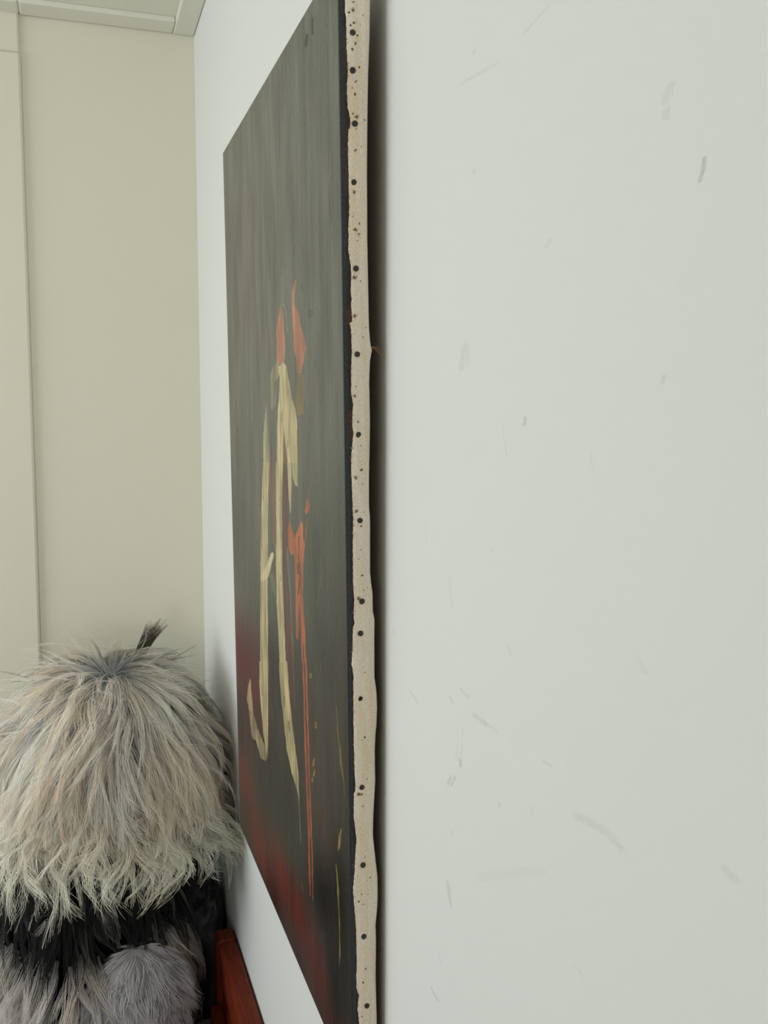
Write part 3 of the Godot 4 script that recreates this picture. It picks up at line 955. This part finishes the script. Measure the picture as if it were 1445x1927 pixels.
# ---------------------------------------------------------------- dark cushions
func pillow(called: String, centre: Vector3, half: Vector3, m: Material) -> MeshInstance3D:
	var g := Geo.new()
	var wr := noise(91 + int(half.x * 1000), 9.0, 2)
	var fn := func(u: float, v: float) -> Vector3:
		var a := u * TAU
		var b := (v - 0.5) * PI
		var q := Vector3(cos(b) * cos(a), sin(b), cos(b) * sin(a))
		var p := Vector3(signf(q.x) * pow(absf(q.x), 0.62), signf(q.y) * pow(absf(q.y), 0.62), signf(q.z) * pow(absf(q.z), 0.8)) * half
		return p * (1.0 + 0.04 * wr.get_noise_3dv(q))
	g.grid(fn, 48, 32)
	var o := obj(called, [g], [m])
	o.position = centre
	return o

func build_cushions() -> void:
	var m := mat(rgb(34, 31, 32), 0.75)
	var a := pillow("cushion", Vector3(-0.188, 0.705, -1.957), Vector3(0.183, 0.231, 0.062), m)
	tag(a, "tall black cushion standing behind the shaggy fur against the far wall", "cushion")
	var b := pillow("cushion_001", Vector3(-0.060, 0.622, -1.785), Vector3(0.055, 0.147, 0.085), mat(rgb(46, 43, 45), 0.6))
	tag(b, "small charcoal cushion wedged between the shaggy fur and the bed post", "cushion")

# ---------------------------------------------------------------- the shaggy fur
const FC := Vector3(-0.205, 0.0, -1.715)
const LX := -0.252
var bodies := []
var wave := FastNoiseLite.new()
var wavy := 0.2

func outside(p: Vector3, lift: float) -> Vector3:
	for b in bodies:
		var c: Vector3 = b[0]
		var r: Vector3 = b[1]
		var q := (p - c) / r
		var l := q.length()
		if l < 1.0 + lift and l > 0.001:
			p = c + q / l * (1.0 + lift) * r
	if p.x > -0.004:
		p.x = -0.004
	if p.y < 0.73 and p.x > -0.06:
		p.x = -0.06
	p.y = maxf(p.y, 0.474)
	return p

func lin(r: float, g: float, b: float) -> Color:
	return rgb(r, g, b).srgb_to_linear()

func lock(g: Geo, root: Vector3, dir: Vector3, length: float, strands: int, spread: float, clump: float, curl: float, freq: float, ca: Color, cb: Color, width: float, grav: float, lift: float) -> void:
	var S := 9
	var guide := PackedVector3Array()
	var p := root
	var d := dir.normalized()
	guide.append(p)
	var seg := length / S
	var woff := Vector3(rng.randfn(), rng.randfn(), rng.randfn()) * 0.25
	for i in S:
		var before := p
		p = outside(p + d * seg, lift * (0.4 + 0.6 * i / S))
		var wq := p * 17.0 + woff
		d = ((p - before).normalized() + Vector3(wave.get_noise_3dv(wq), 0.25 * wave.get_noise_3dv(wq + Vector3(40, 0, 0)), wave.get_noise_3dv(wq + Vector3(0, 70, 0))) * wavy + Vector3(0, -grav, 0)).normalized()
		guide.append(p)
	var ph := rng.randf() * TAU
	var out := (root - Vector3(FC.x, root.y - 0.02, FC.z)).normalized()
	var side := Vector3.UP.cross(out).normalized()
	if side.length() < 0.1:
		side = Vector3.RIGHT
	var tone := rng.randf_range(0.86, 1.14)
	for s in strands:
		var oa := rng.randf() * TAU
		var orad := sqrt(rng.randf()) * spread
		var off := side * cos(oa) * orad + Vector3.UP.lerp(out, 0.5).normalized() * sin(oa) * orad * 0.7
		var ph2 := ph + rng.randf_range(-0.7, 0.7)
		var cr := curl * rng.randf_range(0.6, 1.4)
		var cut := rng.randf_range(0.72, 1.0)
		var tn := tone * rng.randf_range(0.86, 1.1)
		var wd := width * rng.randf_range(0.7, 1.25)
		var k := g.v.size()
		var last := Vector3.ZERO
		for i in S + 1:
			var t := float(i) / S
			var fi := t * cut * S
			var i0 := mini(int(fi), S - 1)
			var q := guide[i0].lerp(guide[i0 + 1], fi - i0)
			q += off * (1.0 - clump * smoothstep(0.05, 1.0, t)) * (0.35 + 0.65 * smoothstep(0.0, 0.25, t))
			q += (side * sin(freq * t + ph2) + out * 0.6 * cos(freq * t * 0.9 + ph2 * 1.3)) * cr * t
			if q.x > -0.003:
				q.x = -0.003
			if q.y < 0.73 and q.x > -0.056:
				q.x = -0.056
			q.y = maxf(q.y, 0.474)
			var nx := guide[mini(i0 + 1, S)] - guide[i0]
			var tan := (q - last).normalized() if i > 0 else nx.normalized()
			last = q
			var a := tan.cross(out)
			if a.length() < 0.05:
				a = tan.cross(Vector3.UP)
			a = a.normalized()
			var b := a.cross(tan)
			var rad := wd * (1.0 - 0.72 * t)
			var face := (q - Vector3(FC.x, root.y - 0.10, FC.z)).normalized()
			var c := ca.lerp(cb, smoothstep(0.05, 0.7, t)) * tn
			c.a = 1.0
			for m in 3:
				var ang := TAU * m / 3.0
				var rv := a * cos(ang) + b * sin(ang)
				g.v.append(q + rv * rad)
				g.n.append((rv * 0.55 + face).normalized())
				g.col.append(c)
		for i in S:
			var o := k + i * 3
			for m in 3:
				var m2 := (m + 1) % 3
				g.idx.append_array(PackedInt32Array([o + m, o + m2, o + 3 + m, o + m2, o + 3 + m2, o + 3 + m]))

func ellipsoid_geo(c: Vector3, r: Vector3) -> Geo:
	var g := Geo.new()
	var fn := func(u: float, v: float) -> Vector3:
		var a := u * TAU
		var b := (v - 0.5) * PI
		return c + Vector3(cos(b) * cos(a), sin(b), cos(b) * sin(a)) * r
	g.grid(fn, 40, 24)
	return g

func build_fur() -> void:
	var root := Node3D.new()
	root.name = "shaggy_fur_bundle"
	add_child(root)
	tag(root, "tall shaggy bundle of long cream, grey and black fur in the corner", "fur")
	var hm := mat(Color.WHITE, 0.55, 0.35)
	hm.vertex_color_use_as_albedo = true
	hm.rim_enabled = true
	hm.rim = 0.3
	hm.backlight_enabled = true
	hm.backlight = Color(0.16, 0.16, 0.15)
	wave.seed = 7
	wave.frequency = 0.55
	wave.fractal_octaves = 2
	var dome := [Vector3(FC.x, 0.995, FC.z), Vector3(0.150, 0.185, 0.150)]
	var trunk := [Vector3(FC.x, 0.86, FC.z), Vector3(0.166, 0.26, 0.152)]
	var low := [Vector3(LX, 0.62, FC.z), Vector3(0.152, 0.50, 0.150)]
	var lump := [Vector3(-0.178, 0.630, -1.575), Vector3(0.080, 0.115, 0.058)]
	obj("crown_hide", [ellipsoid_geo(dome[0], dome[1])], [mat(rgb(226, 220, 208), 0.95, 0.1)], root)
	var tr := Geo.new()
	var tf := func(u: float, v: float) -> Vector3:
		var a := u * TAU
		var rr := 1.0 - 0.16 * pow(absf(v - 0.45) * 2.0, 3.0)
		return Vector3(LX + cos(a) * 0.142 * rr, lerpf(0.473, 1.0, v), FC.z + sin(a) * 0.142 * rr)
	tr.grid(tf, 40, 20)
	obj("lower_hide", [tr], [mat(rgb(14, 13, 12), 0.95, 0.05)], root)
	obj("fur_lump", [ellipsoid_geo(lump[0], lump[1])], [mat(rgb(150, 147, 147), 0.95, 0.1)], root)

	wavy = 0.42
	# crown: long hair falling from a whorl on top
	bodies = [dome, trunk]
	var pole := Vector3(0.02, cos(0.16), sin(0.16)).normalized()
	var px_ := pole.cross(Vector3(0, 0, 1)).normalized()
	var pz_ := px_.cross(pole).normalized()
	var cg := Geo.new()
	var cols := noise(101, 2.2, 2)
	var sweep := noise(103, 1.4, 2)
	for i in 1150:
		var th := acos(1.0 - rng.randf() * 1.02) if i > 110 else rng.randf_range(0.0, 0.3)
		var ph := rng.randf() * TAU
		var dirv := px_ * cos(ph) + pz_ * sin(ph)
		var nrm := (pole * cos(th) + dirv * sin(th)).normalized()
		if nrm.z < -0.55:
			continue
		var rt: Vector3 = dome[0] + nrm * dome[1] * 0.99
		var tang := (dirv - nrm * dirv.dot(nrm)).normalized()
		var stop := rng.randf_range(0.96, 1.02)
		var L := clampf((rt.y - stop) * 1.12 + 0.06, 0.06, 0.27)
		if th < 0.6:
			L = rng.randf_range(0.12, 0.24)
		var sv := cols.get_noise_2d(rt.x * 6.0, rt.y * 2.0 + 4.0)
		var tip := lin(255, 248, 232).lerp(lin(255, 232, 202), clampf(0.5 + sv * 1.6, 0, 1))
		if rt.x > -0.105:
			tip = tip.lerp(lin(216, 214, 214), 0.5)
		var base := lin(252, 250, 248).lerp(lin(204, 203, 204), rng.randf())
		if th < 0.75:
			base = lin(176, 178, 180).lerp(lin(128, 130, 134), rng.randf())
		lock(cg, rt, tang * 0.9 + nrm * (rng.randf_range(0.15, 0.5) if th > 0.6 else rng.randf_range(0.02, 0.3)) + nrm.cross(tang) * (1.5 * sweep.get_noise_2d(rt.x * 5.0, rt.y * 5.0) + rng.randfn() * 0.2), L, 21, rng.randf_range(0.007, 0.015), rng.randf_range(0.3, 1.0), rng.randf_range(0.003, 0.014), rng.randf_range(3.0, 8.0), base, tip, 0.00044, rng.randf_range(0.14, 0.28), rng.randf_range(0.05, 0.17))
	for i in 170:
		var th := rng.randf_range(0.1, 1.2)
		var ph := rng.randf() * TAU
		var dirv := px_ * cos(ph) + pz_ * sin(ph)
		var nrm := (pole * cos(th) + dirv * sin(th)).normalized()
		if nrm.z < -0.6:
			continue
		lock(cg, dome[0] + nrm * dome[1], dirv + nrm * rng.randf_range(0.1, 0.45) + nrm.cross(dirv) * rng.randfn() * 0.4, rng.randf_range(0.08, 0.2), 4, 0.006, 0.7, 0.016, rng.randf_range(4.0, 9.0), lin(235, 230, 222), lin(255, 250, 238), 0.0003, rng.randf_range(0.06, 0.2), rng.randf_range(0.12, 0.26))
	obj("crown_hair", [cg], [hm], root).set_meta("kind", "stuff")

	wavy = 1.0
	# cream fringe below it, in clumped curling locks
	bodies = [trunk]
	var bg := Geo.new()
	for i in 430:
		var a := rng.randf_range(-0.25, PI + 0.25)
		var y := rng.randf_range(0.94, 1.005)
		var rt := Vector3(FC.x + cos(a) * 0.160, y, FC.z + sin(a) * 0.142)
		var o := Vector3(cos(a), 0, sin(a))
		var L := rng.randf_range(0.08, 0.18)
		var base := lin(176, 152, 116).lerp(lin(226, 208, 178), rng.randf())  # tan roots: partly hair colour, partly the crown's shadow put into it
		lock(bg, rt, o * 0.7 + Vector3(cos(a) * 0.25, -0.45, 0), L, 18, rng.randf_range(0.006, 0.014), rng.randf_range(0.8, 1.1), rng.randf_range(0.006, 0.019), rng.randf_range(4.0, 11.0), base, lin(255, 248, 226), 0.0005, rng.randf_range(0.12, 0.3), rng.randf_range(0.10, 0.26))
	obj("fringe_hair", [bg], [hm], root).set_meta("kind", "stuff")

	# black band
	bodies = [low]
	wavy = 0.35
	var kg := Geo.new()
	for i in 320:
		var a := rng.randf_range(-0.2, PI + 0.2)
		var y := rng.randf_range(0.79, 0.92)
		var rt := Vector3(LX + cos(a) * 0.142, y, FC.z + sin(a) * 0.138)
		var o := Vector3(cos(a), 0, sin(a))
		var grey := absf(rt.x + 0.228) < 0.012 or rng.randf() < 0.06
		var ca := lin(14, 13, 13)
		var cb := lin(18, 17, 16)
		if grey:
			cb = lin(96, 94, 90)
		lock(kg, rt, o * 0.5 + Vector3(0, -0.8, 0), rng.randf_range(0.08, 0.14), 12, 0.009, 0.8, 0.004, rng.randf_range(3.0, 7.0), ca, cb, 0.0006, 0.25, 0.06)
	obj("black_hair", [kg], [hm], root).set_meta("kind", "stuff")

	# grey hair below
	wavy = 0.5
	var lg := Geo.new()
	for i in 480:
		var a := rng.randf_range(-0.2, PI + 0.2)
		var y := rng.randf_range(0.54, 0.752)
		var rt := Vector3(LX + cos(a) * 0.144, y, FC.z + sin(a) * 0.142)
		var o := Vector3(cos(a), 0, sin(a))
		var cb := lin(232, 226, 220).lerp(lin(204, 182, 158), rng.randf() * 0.7)
		lock(lg, rt, o * 0.6 + Vector3(0, -0.6, 0), rng.randf_range(0.08, 0.16), 18, 0.011, rng.randf_range(0.3, 0.9), 0.006, rng.randf_range(3.0, 8.0), lin(132, 128, 122), cb, 0.0004, 0.25, 0.09)
	obj("lower_hair", [lg], [hm], root).set_meta("kind", "stuff")

	# short grey pile on the lump
	wavy = 0.3
	bodies = [lump]
	var mg := Geo.new()
	for i in 720:
		var nrm := Vector3(rng.randfn(), rng.randfn(), rng.randfn()).normalized()
		if nrm.z < -0.3 or nrm.y < -0.95:
			continue
		var rt: Vector3 = lump[0] + nrm * lump[1] * 0.99
		var tang := (Vector3(nrm.x * 0.5, -1, 0) - nrm * nrm.dot(Vector3(nrm.x * 0.5, -1, 0))).normalized()
		lock(mg, rt, tang + nrm * 0.08, rng.randf_range(0.025, 0.06), 14, 0.009, 0.3, 0.003, 3.0, lin(168, 165, 168), lin(204, 200, 203), 0.0005, 0.12, 0.02)
	obj("lump_hair", [mg], [hm], root).set_meta("kind", "stuff")

	# brown tuft and stray wisps on the crown
	wavy = 0.08
	bodies = []
	var wg := Geo.new()
	for i in 30:
		var rt := Vector3(-0.150 + rng.randf_range(-0.008, 0.012), 1.185, -1.80)
		lock(wg, rt, Vector3(0.42 + rng.randf_range(-0.15, 0.22), 1.0, 0), rng.randf_range(0.055, 0.078), 8, 0.004, 0.1, 0.001, 3.0, lin(110, 96, 76), lin(142, 128, 106), 0.00055, 0.02, 0.0)
	for i in 26:
		var sx := rng.randf_range(-0.33, -0.10)
		var rt := Vector3(sx, 1.165 - 1.4 * pow(sx + 0.2, 2), -1.80)
		lock(wg, rt, Vector3(-0.9 if sx < -0.2 else 0.9, rng.randf_range(0.25, 0.7), 0), rng.randf_range(0.05, 0.09), 6, 0.005, 0.4, 0.004, 3.0, lin(200, 190, 172), lin(180, 166, 144), 0.0004, 0.06, 0.0)
	obj("crown_tuft", [wg], [hm], root).set_meta("kind", "stuff")
